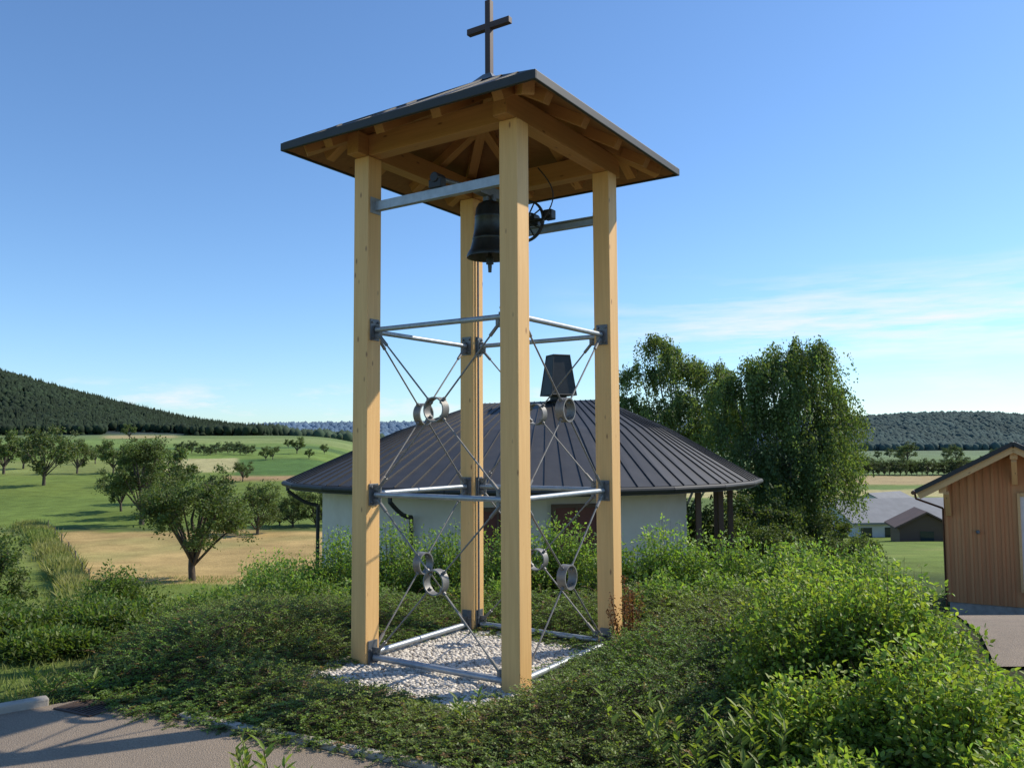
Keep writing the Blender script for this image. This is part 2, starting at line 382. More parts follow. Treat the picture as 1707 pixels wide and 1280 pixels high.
# steel channels
for s in(-1,1):
    b=B();Lq=2*(h-pw/2)-.004
    b.box(W(s*h,0,4.27),(.008,Lq,.085),ex,ey);b.box(W(s*h-s*.03,0,4.308),(.052,Lq,.009),ex,ey);b.box(W(s*h-s*.03,0,4.232),(.052,Lq,.009),ex,ey)
    for e in(-1,1): b.box(W(s*h,e*(Lq/2-.006),4.27),(.13,.01,.15),ex,ey)
    b.obj('steel_beam',M_steel,T)
lv=[(3.09,.024),(1.56,.024),(.09,.028)]
bays=[((-h,-h),(-h,h)),((-h,-h),(h,-h)),((h,h),(-h,h)),((h,h),(h,-h))]
for A,Bq in bays:
    A=Vector(A);Q=Vector(Bq);d=(Q-A).normalized();nn=Vector((-d.y,d.x));D3=ex*d.x+ey*d.y;N3=ex*nn.x+ey*nn.y
    P=lambda s,z:W(*(A+d*s),z)
    Lb=2*h
    for z,r in lv:
        b=B().cyl(P(pw/2+.03,z),P(Lb-pw/2-.03,z),r,n=16);b.obj('tie_bar',M_steel,T,smooth=True)
        for s,sg in((0,1),(Lb,-1)):
            b=B();sx=s+sg*(pw/2+.006)
            b.box(P(sx,z if z>.5 else .14),(.012,.12,.2),D3,N3)
            b.box(P(s+sg*(pw/2+.04),z),(.06,.012,.085),D3,N3)
            for dz in(-.07,.07): b.cyl(P(s+sg*(pw/2+.01),z+dz)+N3*.04,P(s+sg*(pw/2+.03),z+dz)+N3*.04,.012,n=6);b.cyl(P(s+sg*(pw/2+.01),z+dz)-N3*.04,P(s+sg*(pw/2+.03),z+dz)-N3*.04,.012,n=6)
            b.obj('bracket',M_steeld,T,bevel=.002)
    for z1,z0 in((3.09,1.56),(1.56,.09)):
        zm=(z1+z0)/2;rc=P(Lb/2,zm);G=empty('cross_brace',rc,T);b=B()
        ends=[(pw/2+.07,z1-.06),(Lb-pw/2-.07,z1-.06),(pw/2+.07,z0+.06),(Lb-pw/2-.07,z0+.06)]
        for s,z in ends:
            p=P(s,z);dr=(p-rc).normalized()
            b.cyl(rc+dr*.085,p,.008,n=8);b.cyl(p-dr*.13,p+dr*.01,.016,n=8);b.cyl(rc+dr*.075,rc+dr*.098,.017,n=6);b.cyl(rc+dr*.118,rc+dr*.14,.017,n=6)
            off=Vector((0,0,.06 if z==z1-.06 else -.06));sg=-1 if s<Lb/2 else 1
            b.box(p+off*.35+D3*sg*.02,(.10,.012,.10),D3,N3)
        b.obj('rod',M_ring,G,smooth=True)
        B().ring(rc,N3,.100,.112,.088,36).obj('brace_ring',M_ring,G,smooth=True)
# conduit on rear post, cable loop
b=B().path([W(h-.03,h-pw/2-.02,.1),W(h-.03,h-pw/2-.02,4.6)],.011,8);b.obj('conduit',M_steeld,T)
pts=[W(.42+.1*math.sin(t*2.2),-.3-.12*math.sin(t*3),4.79-.5*t) for t in np.linspace(0,1.1,14)]
B().path(pts,.007,6).obj('cable',M_black,T)
# bell
BL=empty('bell',W(0,0,4.4));top(BL,'dark bronze bell hanging beneath the tower roof','bell')
pr=[(.0,4.37),(.07,4.37),(.115,4.345),(.14,4.30),(.148,4.22),(.15,4.215),(.153,4.19),(.15,4.185),(.158,4.08),(.172,3.99),(.177,3.985),(.179,3.965),(.176,3.96),(.20,3.87),(.222,3.835),(.236,3.80),(.236,3.785),(.222,3.79),(.18,3.88),(.15,4.0),(.13,4.2),(.0,4.32)]
pr=[(r_*.96,4.39+(z_-4.37)*.95) for r_,z_ in pr]
B().lathe(W(0,0,0),pr,48).obj('bell_body',M_bronze,BL,smooth=True)
b=B().cyl(W(0,0,4.2),W(0,0,3.84),.014,.02);b.cyl(W(0,0,3.84),W(0,0,3.77),.035,.038);b.cyl(W(0,0,3.77),W(0,0,3.69),.022,.017);b.obj('clapper',M_bronze,BL,smooth=True)
b=B();b.box(W(0,0,4.48),(.42,.09,.10),ex,ey);b.cyl(W(-h,0,4.41),W(-.2,0,4.46),.022);b.cyl(W(.2,0,4.46),W(h,0,4.41),.022)
for s in(-1,1): b.box(W(s*.06,0,4.41),(.03,.05,.08),ex,ey);b.box(W(0,s*.05,4.41),(.05,.03,.08),ex,ey)
b.obj('yoke',M_steeld,BL,bevel=.006)
b=B().ring(W(.66,0,4.34),ex,.20,.222,.03,36)
for i in range(6):
    t=i/6*math.pi;q=ey*math.cos(t)+Vector((0,0,math.sin(t)));b.cyl(W(.66,0,4.34)-q*.21,W(.66,0,4.34)+q*.21,.008,n=6)
b.obj('wheel',M_black,BL)
for s in(-1,1):
    b=B().box(W(s*h*.985,0,4.355),(.08,.14,.075),ex,ey);b.cyl(W(s*h*.9,0,4.41),W(s*h*1.05,0,4.41),.045,n=16);b.obj('bearing',M_black,BL,bevel=.005)
b=B().box(W(.74,-.24,4.39),(.10,.10,.10),ex,ey);b.cyl(W(.66,-.24,4.39),W(.75,-.24,4.39),.04,n=16);b.box(W(.7,-.12,4.34),(.03,.2,.03),ex,ey);b.obj('drive_motor',M_black,BL,bevel=.01)
# ------------------------------------------------------------------ gravel
def ico():
    import bmesh
    bm=bmesh.new();bmesh.ops.create_icosphere(bm,subdivisions=1,radius=1);V=np.array([v.co[:] for v in bm.verts]);F=np.array([[v.index for v in f.verts] for f in bm.faces]);bm.free();return V,F
IV,IF=ico()
def blobs(P,S,jit=.2,seed=1):
    r=np.random.default_rng(seed);n=len(P)
    V=IV[None]*(1+r.uniform(-jit,jit,(n,len(IV),1)))
    th=r.uniform(0,6.28,n);c,s=np.cos(th),np.sin(th)
    V=V*S[:,None,:];X=V[...,0]*c[:,None]-V[...,1]*s[:,None];Y=V[...,0]*s[:,None]+V[...,1]*c[:,None]
    V=np.stack([X,Y,V[...,2]],-1)+P[:,None,:]
    F=(np.arange(n)[:,None,None]*len(IV)+IF[None]).reshape(-1,3);return V.reshape(-1,3),F
gp=[W(-1.65,-1.0,.012),W(.9,-1.0,.012),W(.9,1.1,.012),W(-1.65,1.1,.012)]
M_grav=simple('pale_gravel_bed',(.50,.44,.35),(.26,.225,.175),30,.9,bs=.5,bscale=60)
o=B().raw(gp,[(0,1,2,3)]).obj('gravel_bed',M_grav);o['kind']='structure'
n=15000;p=rng.uniform(-1.62,.88,n);q=rng.uniform(-.98,1.08,n);s=rng.uniform(.009,.022,n)
P=np.array(C)[None]+p[:,None]*np.array(ex)+q[:,None]*np.array(ey);P[:,2]=.012+s*.5+rng.uniform(0,.012,n)
V,F=blobs(P,np.stack([s*rng.uniform(.8,1.5,n),s,s*.7],1),.25)
c=np.repeat((rng.uniform(.36,.80,n)[:,None]*np.array([1,.91,.77])),len(IV),0)
me=np_mesh('gravel',V,[F],c)
m,nt,bs=nodes('pebble');at=N(nt,'ShaderNodeAttribute',attribute_name='Col');nt.links.new(at.outputs[0],bs.inputs['Base Color']);bs.inputs['Roughness'].default_value=.85
me.materials.append(m);o=link(bpy.data.objects.new('gravel',me));top(o,'pale limestone gravel under the bell tower','gravel');o['kind']='stuff'
# ------------------------------------------------------------------ vegetation
def lcol(n,base,var=.35,hue=.25,r=rng):
    b=np.array(base)[None]*(1+r.uniform(-var,var,(n,1)));b=b*(1+np.stack([r.uniform(-hue*.3,hue,n),np.zeros(n),r.uniform(-hue,hue,n)],1)*1.);return np.clip(b,.004,1)
def ground_cover():
    r=np.random.default_rng(11);n0=48000
    x=r.uniform(-4.3,4.0,n0);y=r.uniform(3.6,11.5,n0)
    d=(y-5.5)+(x+.84)*.511
    lim=-.08+.24*nz(x,y,.6,2)+.12*nz(x,y,.2,7)
    pp=(x-C.x)*ex.x+(y-C.y)*ex.y;qq=(x-C.x)*ey.x+(y-C.y)*ey.y
    ing=(pp>-1.50+.14*nz(x,y,.5)+.35*ss(.3,-.8,qq))&(pp<.55+.1*nz(x,y,.3,3))&(qq>-.66+.12*nz(x,y,.4))&(qq<.92+.1*nz(x,y,.45,4))
    ing|=(np.hypot(pp+h,qq+h)<.16)
    edge=ss(-4.1,-3.2,x+.25*nz(x,y,.7,5))
    keep=(d>lim)&(~ing)&(r.uniform(0,1,n0)<np.clip(edge+.0,0,1))&(y<10.9+.5*nz(x,y,1.2,3))&(x<.43*y+.45+.15*nz(x,y,.8,9))
    x=x[keep];y=y[keep];d=d[keep];pp=pp[keep];qq=qq[keep];n=len(x)
    G=(.35+.17*nz(x,y,.9,1)+.11*nz(x,y,.35,6)+.08*ss(1.2,3,x))*np.clip(.25+d*.6,.2,1)*(.45+.55*ss(-4.1,-3.,x))
    dg=np.maximum(np.abs(pp+.42)-1.05,np.abs(qq-.10)-.80)
    df=np.hypot(pp+h+.15,qq+h)
    G*=np.clip(.16+np.maximum(dg,0)*.85,.14,1);G*=np.clip(.2+.9*df,.2,1)
    G=np.maximum(G,.04)
    z0=HT(x,y)+G*r.uniform(.1,1,n)**.7
    P0=np.stack([x,y,z0],1);th=r.uniform(0,6.28,n);D=np.stack([np.cos(th),np.sin(th),r.uniform(.1,1.8,n)*np.clip(G/.25,.15,1)],1);D=nrm(D)
    Ln=r.uniform(.12,.38,n)*np.clip(G/.2,.45,1)
    k=17;s=np.linspace(.08,1,k)[None,:]
    Pt=P0[:,None]+D[:,None]*(Ln[:,None]*s)[...,None];Pt[...,2]-=(Ln[:,None]*.42*s**2)
    Pt[...,2]=np.maximum(Pt[...,2],HT(x,y)[:,None]+.015)
    side=nrm(np.cross(D,[0,0,1.]));sg=np.where(np.arange(k)%2==0,1.,-1.)[None,:,None]
    Dl=D[:,None]*.55+side[:,None]*sg+r.normal(0,.3,(n,k,3));Nl=np.broadcast_to(np.array([0,0,1.]),Dl.shape)+r.normal(0,.45,(n,k,3))
    Lf=r.uniform(.017,.034,(n,k))*(1-.3*s)
    g=Geo();V,F,kk=leaf_geo(Pt.reshape(-1,3),Dl.reshape(-1,3),Nl.reshape(-1,3),Lf.ravel(),.6)
    patch=np.clip(.35+.6*nz(x,y,1.1,8),0,1)[:,None]
    base=np.array([.135,.215,.05])*(1-patch)+np.array([.215,.25,.07])*patch
    base=base*(r.uniform(.6,1.4,n)[:,None]);dead=r.uniform(0,1,n)<.05;base[dead]=[.26,.16,.08]
    c=np.repeat(base,k,0)*(r.uniform(.7,1.3,(n*k,1)));g.add(V,F,np.repeat(c,kk,0),0)
    V,F=tubes(P0,Pt[:,-1],.0028,.001,3);g.add(V,F,(.1,.06,.035),1)
    me=g.mesh('ground_cover');me.materials.append(M_leaf);me.materials.append(M_twig)
    o=link(bpy.data.objects.new('ground_cover',me));top(o,'low spreading evergreen ground cover around the bell tower','ground cover');o['kind']='stuff'
ground_cover()
def bush(x,y,rx,ry,hh,label,base=(.10,.16,.035),stems=240,per=42,leaf=.045,seed=1,ratio=.55,hexa=False,name='shrub',tipy=1.25,droop=.0,grp='shrubs growing behind the bell tower',z=None):
    r=np.random.default_rng(seed);n=stems;z0=hz(x,y) if z is None else z
    rho=np.sqrt(r.uniform(0,1,n));th=r.uniform(0,6.28,n)
    lump=1+.22*np.sin(3*th+seed)+.15*np.sin(5*th+2*seed)
    tip=np.stack([rx*rho*np.cos(th)*lump,ry*rho*np.sin(th)*lump,hh*np.sqrt(1-.8*rho**2)*r.uniform(.5,1.12,n)],1)
    rt=np.stack([tip[:,0]*.45,tip[:,1]*.45,np.zeros(n)],1)+r.normal(0,.04,(n,3))*[1,1,0]
    s=r.uniform(.28,1,(n,per));s=np.sort(s,1)
    f=lambda s:np.concatenate([rt[:,None,:2]+(tip-rt)[:,None,:2]*s[...,None]**1.3,(tip[:,None,2:]*s[...,None]**.85)],2)
    Pt=f(s)
    off=r.normal(0,1,(n,per,3))*np.array([.055,.055,.045])*(1.25-.7*s)[...,None]*(leaf/.045)**.5;Pt=Pt+off
    Dl=nrm(off)+r.normal(0,.35,off.shape)+np.array([0,0,.25-droop]);Nl=np.array([0,0,1.])+r.normal(0,.55,off.shape)
    g=Geo();V,F,kk=leaf_geo(Pt.reshape(-1,3),Dl.reshape(-1,3),Nl.reshape(-1,3),r.uniform(.65,1.25,n*per)*leaf,ratio,hexa)
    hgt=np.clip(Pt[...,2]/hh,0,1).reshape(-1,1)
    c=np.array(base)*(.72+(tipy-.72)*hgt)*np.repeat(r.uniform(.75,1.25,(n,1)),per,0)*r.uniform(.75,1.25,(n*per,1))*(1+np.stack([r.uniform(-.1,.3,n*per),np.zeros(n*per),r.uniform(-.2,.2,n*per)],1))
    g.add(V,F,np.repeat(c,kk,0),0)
    ps=[f(np.full((n,1),q))[:,0] for q in(0,.3,.6,1.)]
    for i in range(3):
        V,F=tubes(ps[i],ps[i+1],.006*(1-.28*i),.006*(1-.28*(i+1)),3);g.add(V,F,(.1,.07,.04),1)
    me=g.mesh(name);me.materials.append(M_leaf);me.materials.append(M_twig)
    o=link(bpy.data.objects.new(name,me));o.location=(x,y,z0);top(o,label,'bush',grp);return o
LB='leafy green deciduous shrub behind the bell tower'
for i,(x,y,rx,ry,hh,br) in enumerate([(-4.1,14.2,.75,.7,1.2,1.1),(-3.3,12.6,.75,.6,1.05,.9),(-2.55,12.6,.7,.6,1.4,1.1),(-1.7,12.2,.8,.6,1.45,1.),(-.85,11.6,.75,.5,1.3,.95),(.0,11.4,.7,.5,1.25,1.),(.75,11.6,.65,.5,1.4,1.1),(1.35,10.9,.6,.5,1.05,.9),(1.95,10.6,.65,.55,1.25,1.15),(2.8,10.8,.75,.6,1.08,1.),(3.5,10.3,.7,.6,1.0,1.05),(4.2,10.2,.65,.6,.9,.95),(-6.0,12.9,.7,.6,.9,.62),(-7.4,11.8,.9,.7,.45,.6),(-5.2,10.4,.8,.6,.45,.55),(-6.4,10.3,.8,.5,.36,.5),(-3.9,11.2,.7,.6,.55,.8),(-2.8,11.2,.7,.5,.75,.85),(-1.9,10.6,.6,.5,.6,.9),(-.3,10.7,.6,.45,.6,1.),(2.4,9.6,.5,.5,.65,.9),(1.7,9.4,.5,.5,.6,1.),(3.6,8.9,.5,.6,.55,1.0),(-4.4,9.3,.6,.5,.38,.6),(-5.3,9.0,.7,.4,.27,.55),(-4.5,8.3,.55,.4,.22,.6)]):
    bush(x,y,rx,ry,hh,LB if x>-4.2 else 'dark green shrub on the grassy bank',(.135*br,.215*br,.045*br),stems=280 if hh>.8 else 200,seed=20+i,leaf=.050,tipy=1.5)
LR='bright yellow-green broadleaf shrub beside the ground cover'
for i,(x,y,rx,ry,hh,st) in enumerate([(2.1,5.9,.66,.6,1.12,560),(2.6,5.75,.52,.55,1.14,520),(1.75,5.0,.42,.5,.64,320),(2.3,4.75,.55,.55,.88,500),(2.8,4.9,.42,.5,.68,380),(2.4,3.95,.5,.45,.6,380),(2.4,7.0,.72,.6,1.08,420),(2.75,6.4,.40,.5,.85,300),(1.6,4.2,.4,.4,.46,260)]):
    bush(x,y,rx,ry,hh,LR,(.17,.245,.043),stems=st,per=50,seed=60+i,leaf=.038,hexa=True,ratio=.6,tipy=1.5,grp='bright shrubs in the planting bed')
# foreground sprouts with lance leaves
def sprout(x,y,hh,n,seed,label,leaf=.09,base=(.19,.26,.055),sp=.15):
    r=np.random.default_rng(seed);g=Geo();P=[];D=[];L=[]
    for i in range(n):
        th=r.uniform(0,6.28);b0=np.array([r.normal(0,sp*.4),r.normal(0,sp*.4),0]);tp=b0+np.array([math.cos(th)*sp,math.sin(th)*sp,hh*r.uniform(.75,1.05)])
        V,F=tubes([b0],[tp],.004,.002,4);g.add(V,F,(.12,.13,.05),0)
        for s in np.linspace(.25,1,int(14*hh/.5)+4):
            p=b0+(tp-b0)*s;t2=r.uniform(0,6.28);P.append(p);D.append([math.cos(t2),math.sin(t2),.5+.6*s]);L.append(leaf*r.uniform(.6,1.1))
    V,F,k=leaf_geo(np.array(P),np.array(D),np.array([0,0,1.])+r.normal(0,.3,(len(P),3)),np.array(L),.3,True)
    g.add(V,F,np.repeat(lcol(len(P),base,.2,.2,r),k,0),0)
    me=g.mesh('weed_plant');me.materials.append(M_leaf);o=link(bpy.data.objects.new('weed_plant',me));o.location=(x,y,hz(x,y));top(o,label,'plant','tall weeds in the planting bed')
lw='slender weed with narrow light green leaves'
for i,(x,y,hh,n) in enumerate([(-1.16,4.3,.55,9),(-.95,4.2,.42,7),(.95,4.7,.6,5),(1.25,4.6,.62,6),(1.1,4.25,.45,5),(1.45,4.9,.6,4),(.8,5.3,.45,4),(-.3,6.1,.3,3),(-3.75,6.95,.22,6),(-3.45,7.05,.2,5)]): sprout(x,y,hh,n,i,lw)
def dock(x,y,hh,seed):
    r=np.random.default_rng(seed);g=Geo()
    for i in range(5):
        tp=np.array([r.normal(0,.07),r.normal(0,.07),hh*r.uniform(.75,1)]);V,F=tubes([[0,0,0]],[tp],.006,.003,4);g.add(V,F,(.16,.08,.04),0)
        s=r.uniform(.45,1,90);P=tp*s[:,None]+r.normal(0,.016,(90,3));V,F,k=leaf_geo(P,r.normal(0,1,(90,3)),r.normal(0,1,(90,3)),.022,.8);g.add(V,F,(.20,.085,.035),0)
    me=g.mesh('dock_plant');me.materials.append(M_leafs);o=link(bpy.data.objects.new('dock_plant',me));o.location=(x,y,hz(x,y));top(o,'rust-brown dock plant gone to seed beside a post','plant','dock plants')
dock(1.12,8.1,.78,1);dock(1.02,7.95,.6,2)
# grass on the bank
def grass():
    r=np.random.default_rng(5);n=120000
    y=6.2+30*r.uniform(0,1,n)**1.6;x=-(r.uniform(-.05,.76,n)*y);k=((x<-3.5)|(y>10.5))&(y>6.9-(-3.4-x)*.83);x=x[k];y=y[k];n=len(x)
    dn=nz(x,y,1.5,4);k=r.uniform(0,1,n)<np.clip(.65+.5*dn,0.1,1);x=x[k];y=y[k];n=len(x)
    L=r.uniform(.04,.13,n)*(1+.6*nz(x,y,2.3,9))*(1+ss(9,20,y)*.3)
    m=26000;y2=r.uniform(22,61,m);t2=-.555+.0018*(58-y2)-.011+r.normal(0,.007,m)*(1+.5*nz(y2,y2*0,3));x=np.concatenate([x,t2*y2]);y=np.concatenate([y,y2]);L=np.concatenate([np.maximum(L,.03),r.uniform(.2,.7,m)*(1+.4*nz(y2,y2*.3,2.,3))]);n=len(x)
    P=np.stack([x,y,HT(x,y)-.01],1);D=np.stack([r.normal(0,.45,n),r.normal(0,.45,n),np.ones(n)],1)
    V,F,kk=leaf_geo(P,D,r.normal(0,1,(n,3)),L,.12)
    pt=np.clip(.35+.6*nz(x,y,3,2),0,1)[:,None];pt[-m:]=np.clip(pt[-m:]+.3,0,1);c=(np.array([.15,.23,.045])*(1-pt)+np.array([.29,.27,.105])*pt)*r.uniform(.7,1.3,(n,1))
    g=Geo();g.add(V,F,np.repeat(c,kk,0));me=g.mesh('meadow_grass');me.materials.append(M_leafs);o=link(bpy.data.objects.new('meadow_grass',me));top(o,'mixed meadow grass on the slope and field edge','grass');o['kind']='stuff'
grass()
def tree_mesh(hh,cr,seed,nleaf,ls,base,weep=False,lobes=12,ch=.38,zc=.62,bark=None,trans=M_leafs,tr=.035,lobe_list=None,strand=(1.,2.4)):
    r=np.random.default_rng(seed);g=Geo()
    if lobe_list is None:
        Ls=[]
        for i in range(lobes):
            th=i*2.4+r.uniform(-.4,.4);ph=r.uniform(-.75,1.);rr=math.sqrt(max(0,1-ph*ph*.8))*r.uniform(.5,.95)
            Ls.append((cr*rr*math.cos(th),cr*rr*math.sin(th),hh*zc+hh*ch*ph*.72,cr*r.uniform(.26,.46)))
    else: Ls=lobe_list
    trk=[np.array([0,0,-.3])]
    for k in range(1,6): trk.append(np.array([r.normal(0,.03)*hh*.4,r.normal(0,.03)*hh*.4,hh*(zc+.1)*k/5]))
    gt=Geo()
    for k in range(5):
        V,F=tubes([trk[k]],[trk[k+1]],hh*tr*(1-.16*k),hh*tr*(1-.16*(k+1)),8);gt.add(V,F,(.1,.1,.1))
    for lx,ly,lz,lr in Ls:
        c=np.array([lx,ly,lz]);s=np.clip((lz/hh-.35)*.9,.3,.9);a=trk[0]+(trk[5]-trk[0])*s*.9;mid=(a+c)/2+np.array([0,0,.06*hh])*(-1 if weep else .3)
        V,F=tubes([a,mid],[mid,c],[hh*tr*.42,hh*tr*.28],[hh*tr*.28,hh*tr*.12],6);gt.add(V,F,(.1,.1,.1))
        E2=c+np.clip(r.normal(0,1,(7,3)),-1,1)*lr*.55;V,F=tubes(np.repeat(c[None],7,0),E2,hh*tr*.12,hh*tr*.04,4);gt.add(V,F,(.1,.1,.1))
    tot=sum(l[3]**2 for l in Ls)
    for lx,ly,lz,lr in Ls:
        n=int(nleaf*lr*lr/tot);c=np.array([lx,ly,lz])
        if weep:
            per=30;m=max(3,n//per)
            nb=max(5,m//7);bt=nrm(r.normal(0,1,(nb,3)));bt[:,2]=np.abs(bt[:,2])*1.0-.2;pick=r.integers(0,nb,m);d=bt[pick]+r.normal(0,.17,(m,3))
            st=c+d*lr*r.uniform(.55,1.1,(m,1));ln=(strand[0]+(strand[1]-strand[0])*r.uniform(0,1,nb)[pick]**1.4)*r.uniform(.6,1.1,m)
            s=np.linspace(0,1,per)[None,:];Pt=st[:,None]+np.stack([d[:,0:1]*lr*.45*np.sqrt(s),d[:,1:2]*lr*.45*np.sqrt(s),-ln[:,None]*s**1.2+.14*np.sin(s*2.4)],-1)
            Pt=Pt+r.normal(0,.05,Pt.shape);cs=np.repeat(r.uniform(.7,1.3,(nb,1))[pick]*r.uniform(.8,1.2,(m,1)),per,0);P=Pt.reshape(-1,3);D=r.normal(0,.5,P.shape)+[0,0,-1.]
        else:
            m=max(5,int(n/70));d=nrm(r.normal(0,1,(m,3)));sc=c+d*lr*(r.uniform(.25,1.15,(m,1)));sr=lr*r.uniform(.14,.3,(m,1))
            per=max(1,n//m);P=(sc[:,None]+r.normal(0,1,(m,per,3))*sr[:,None]*np.array([1,1,.7])).reshape(-1,3);cs=np.repeat(r.uniform(.65,1.3,(m,1)),per,0);D=r.normal(0,1,P.shape)+[0,0,-.2]
        V,F,k=leaf_geo(P,D,r.normal(0,1,P.shape)+[0,0,.8],ls*r.uniform(.6,1.3,len(P)),.6)
        cc=np.array(base)*cs*r.uniform(.75,1.25,(len(P),1))*(1+np.stack([r.uniform(-.1,.25,len(P)),np.zeros(len(P)),r.uniform(-.2,.2,len(P))],1))
        g.add(V,F,np.repeat(cc,k,0))
    mc=g.mesh('crown');mc.materials.append(trans);mt=gt.mesh('trunk',True);mt.materials.append(bark or M_bark);return mt,mc
def place_tree(meshes,x,y,label,sc=1,rot=0,group=None,name='tree',cat='tree',szz=1,dz=0):
    e=empty(name,(x,y,hz(x,y)+dz));e.rotation_euler[2]=rot;e.scale=(sc,sc,sc*szz);top(e,label,cat,group)
    for nm,me in zip(('trunk','crown'),meshes):
        o=bpy.data.objects.new(nm,me);COL.objects.link(o);o.parent=e
G1='fruit trees scattered over the meadow'
ap=(.105,.152,.048)
place_tree(tree_mesh(4.4,2.0,3,17000,.12,ap,lobes=19,zc=.60,ch=.42),-13.1,34.8,'round apple tree on the edge of a mown hay field',1,.4,G1,'apple_tree')
t2=tree_mesh(6.6,2.4,5,14000,.17,ap,lobes=16,zc=.6,ch=.45);place_tree(t2,-27.0,61.5,'tall loose fruit tree above the hay field',.9,1,G1,'fruit_tree')
t3=tree_mesh(4.8,2.3,8,4500,.26,ap,lobes=13);t4=tree_mesh(5.2,2.9,9,4500,.27,(.11,.15,.055),lobes=14)
LT='small orchard tree standing in green meadow'
for i,(u,y,sc,m) in enumerate([(75,98,1.15,t4),(8,122,1.25,t3),(130,122,.85,t4),(190,122,.95,t3),(225,100,.6,t4),(495,190,.75,t3),(405,103,.42,t4),(443,160,.5,t3),(455,162,.45,t4),(515,165,.4,t3),(-50,90,1.1,t3),(-90,60,.9,t4),(215,400,1.4,t3),(160,150,.6,t4),(95,140,.6,t3),(40,135,.9,t4),(540,200,.4,t4),(480,240,.5,t3),(205,70,.6,t4),(282,78,1.0,t3),(262,66,.7,t4),(232,96,.9,t3)]):
    place_tree(m,(u-853)/1400*y,y,LT,sc,i*1.3,G1,'orchard_tree')
t5=tree_mesh(3.0,1.7,12,7000,.13,ap,lobes=13,zc=.5,ch=.45)
place_tree(t5,-16.6,55,'dense low tree at the hay field edge',1.05,.3,G1,'fruit_tree')
place_tree(t5,-10.9,17.5,'leafy bush on the meadow slope',.6,.3,G1,'bush','bush')
for i,(x,y,s) in enumerate([(-15.6,60,.8),(-14.2,61,.9),(-16.8,61,.6),(-13,62,.8)]): place_tree(t5,x,y,'leafy bush beside the meadow edge',s,i,G1,'bush','bush')
t6=tree_mesh(6,3.4,15,3000,.4,(.085,.12,.055),lobes=12,zc=.5,ch=.5)
r=np.random.default_rng(4)
for i in range(13):
    u=300+i*10;y=188+6*math.sin(i);place_tree(t6,(u-853)/1400*y,y,'rounded hedgerow tree between fields',r.uniform(.22,.45),i,'hedgerow trees between fields','hedge_tree')
for i in range(22):
    u=1425+i*9;y=335+r.uniform(-6,6);place_tree(t6,(u-853)/1400*y,y,'rounded field tree in a row',r.uniform(.7,1.15),i,'row of trees across the valley','field_tree')
for i,(u,y,s) in enumerate([(1510,560,2.),(1500,575,1.5),(1575,600,1.3),(1590,610,1.7),(1655,620,1.2),(1640,480,.9),(1670,700,1.4),(1480,700,1.2),(1460,640,1.)]):
    place_tree(t6,(u-853)/1400*y,y,'solitary field tree in the valley',s,i,'solitary trees in the valley','field_tree')
# weeping birches
bl=[(-2.0,0,4.8,.75),(-1.6,.3,6.3,.8),(-1.1,.3,7.0,.8),(-.4,-.4,6.8,.8),(.1,.2,7.5,.8),(.8,-.2,7.8,.75),(1.3,.2,7.4,.75),(1.6,.5,6.4,.75),(1.9,-.3,5.5,.8),(.4,-.8,5.8,.9),(-.6,.9,5.4,1.),(1.0,-.9,4.7,.95),(-1.5,-.7,4.0,.9),(1.9,.3,4.3,.8),(0,-1.,3.9,1.),(1.4,-.6,3.3,.9),(-.9,-.9,3.0,.9),(.5,-.3,2.6,.9)]
place_tree(tree_mesh(8.3,2.5,31,90000,.10,(.115,.17,.055),weep=True,lobe_list=bl,bark=M_birch,trans=M_birl,tr=.018,strand=(.8,2.8)),9.6,30,'large weeping birch with hanging branches behind the chapel',1,0,'weeping birches','birch_tree')
bl=[(-2.0,.2,6.4,.6),(-1.5,0,7.7,.65),(-.9,.4,8.9,.65),(-.4,-.3,8.1,.75),(.6,.3,7.9,.7),(1.3,0,7.8,.65),(1.9,.4,7.0,.65),(2.2,0,6.0,.65),(.4,-.5,6.4,.85),(-.9,-.5,6.1,.85),(1.3,-.4,5.4,.9),(-.2,.6,5.0,1.)]
place_tree(tree_mesh(9.2,2.3,33,48000,.10,(.13,.185,.06),weep=True,lobe_list=bl,bark=M_birch,trans=M_birl,tr=.016,strand=(.5,2.0)),6.75,34,'tall birch with airy hanging foliage behind the chapel roof',1.,.0,'weeping birches','birch_tree')
for i,(x,y,s) in enumerate([(6.1,27,.8),(8.2,27,.9),(10.6,28,.7),(7.2,24.5,.6),(9.2,24,.5)]): place_tree(t5,x,y,'dense green shrub near the chapel',s,i,'shrubs near the chapel','bush','bush')
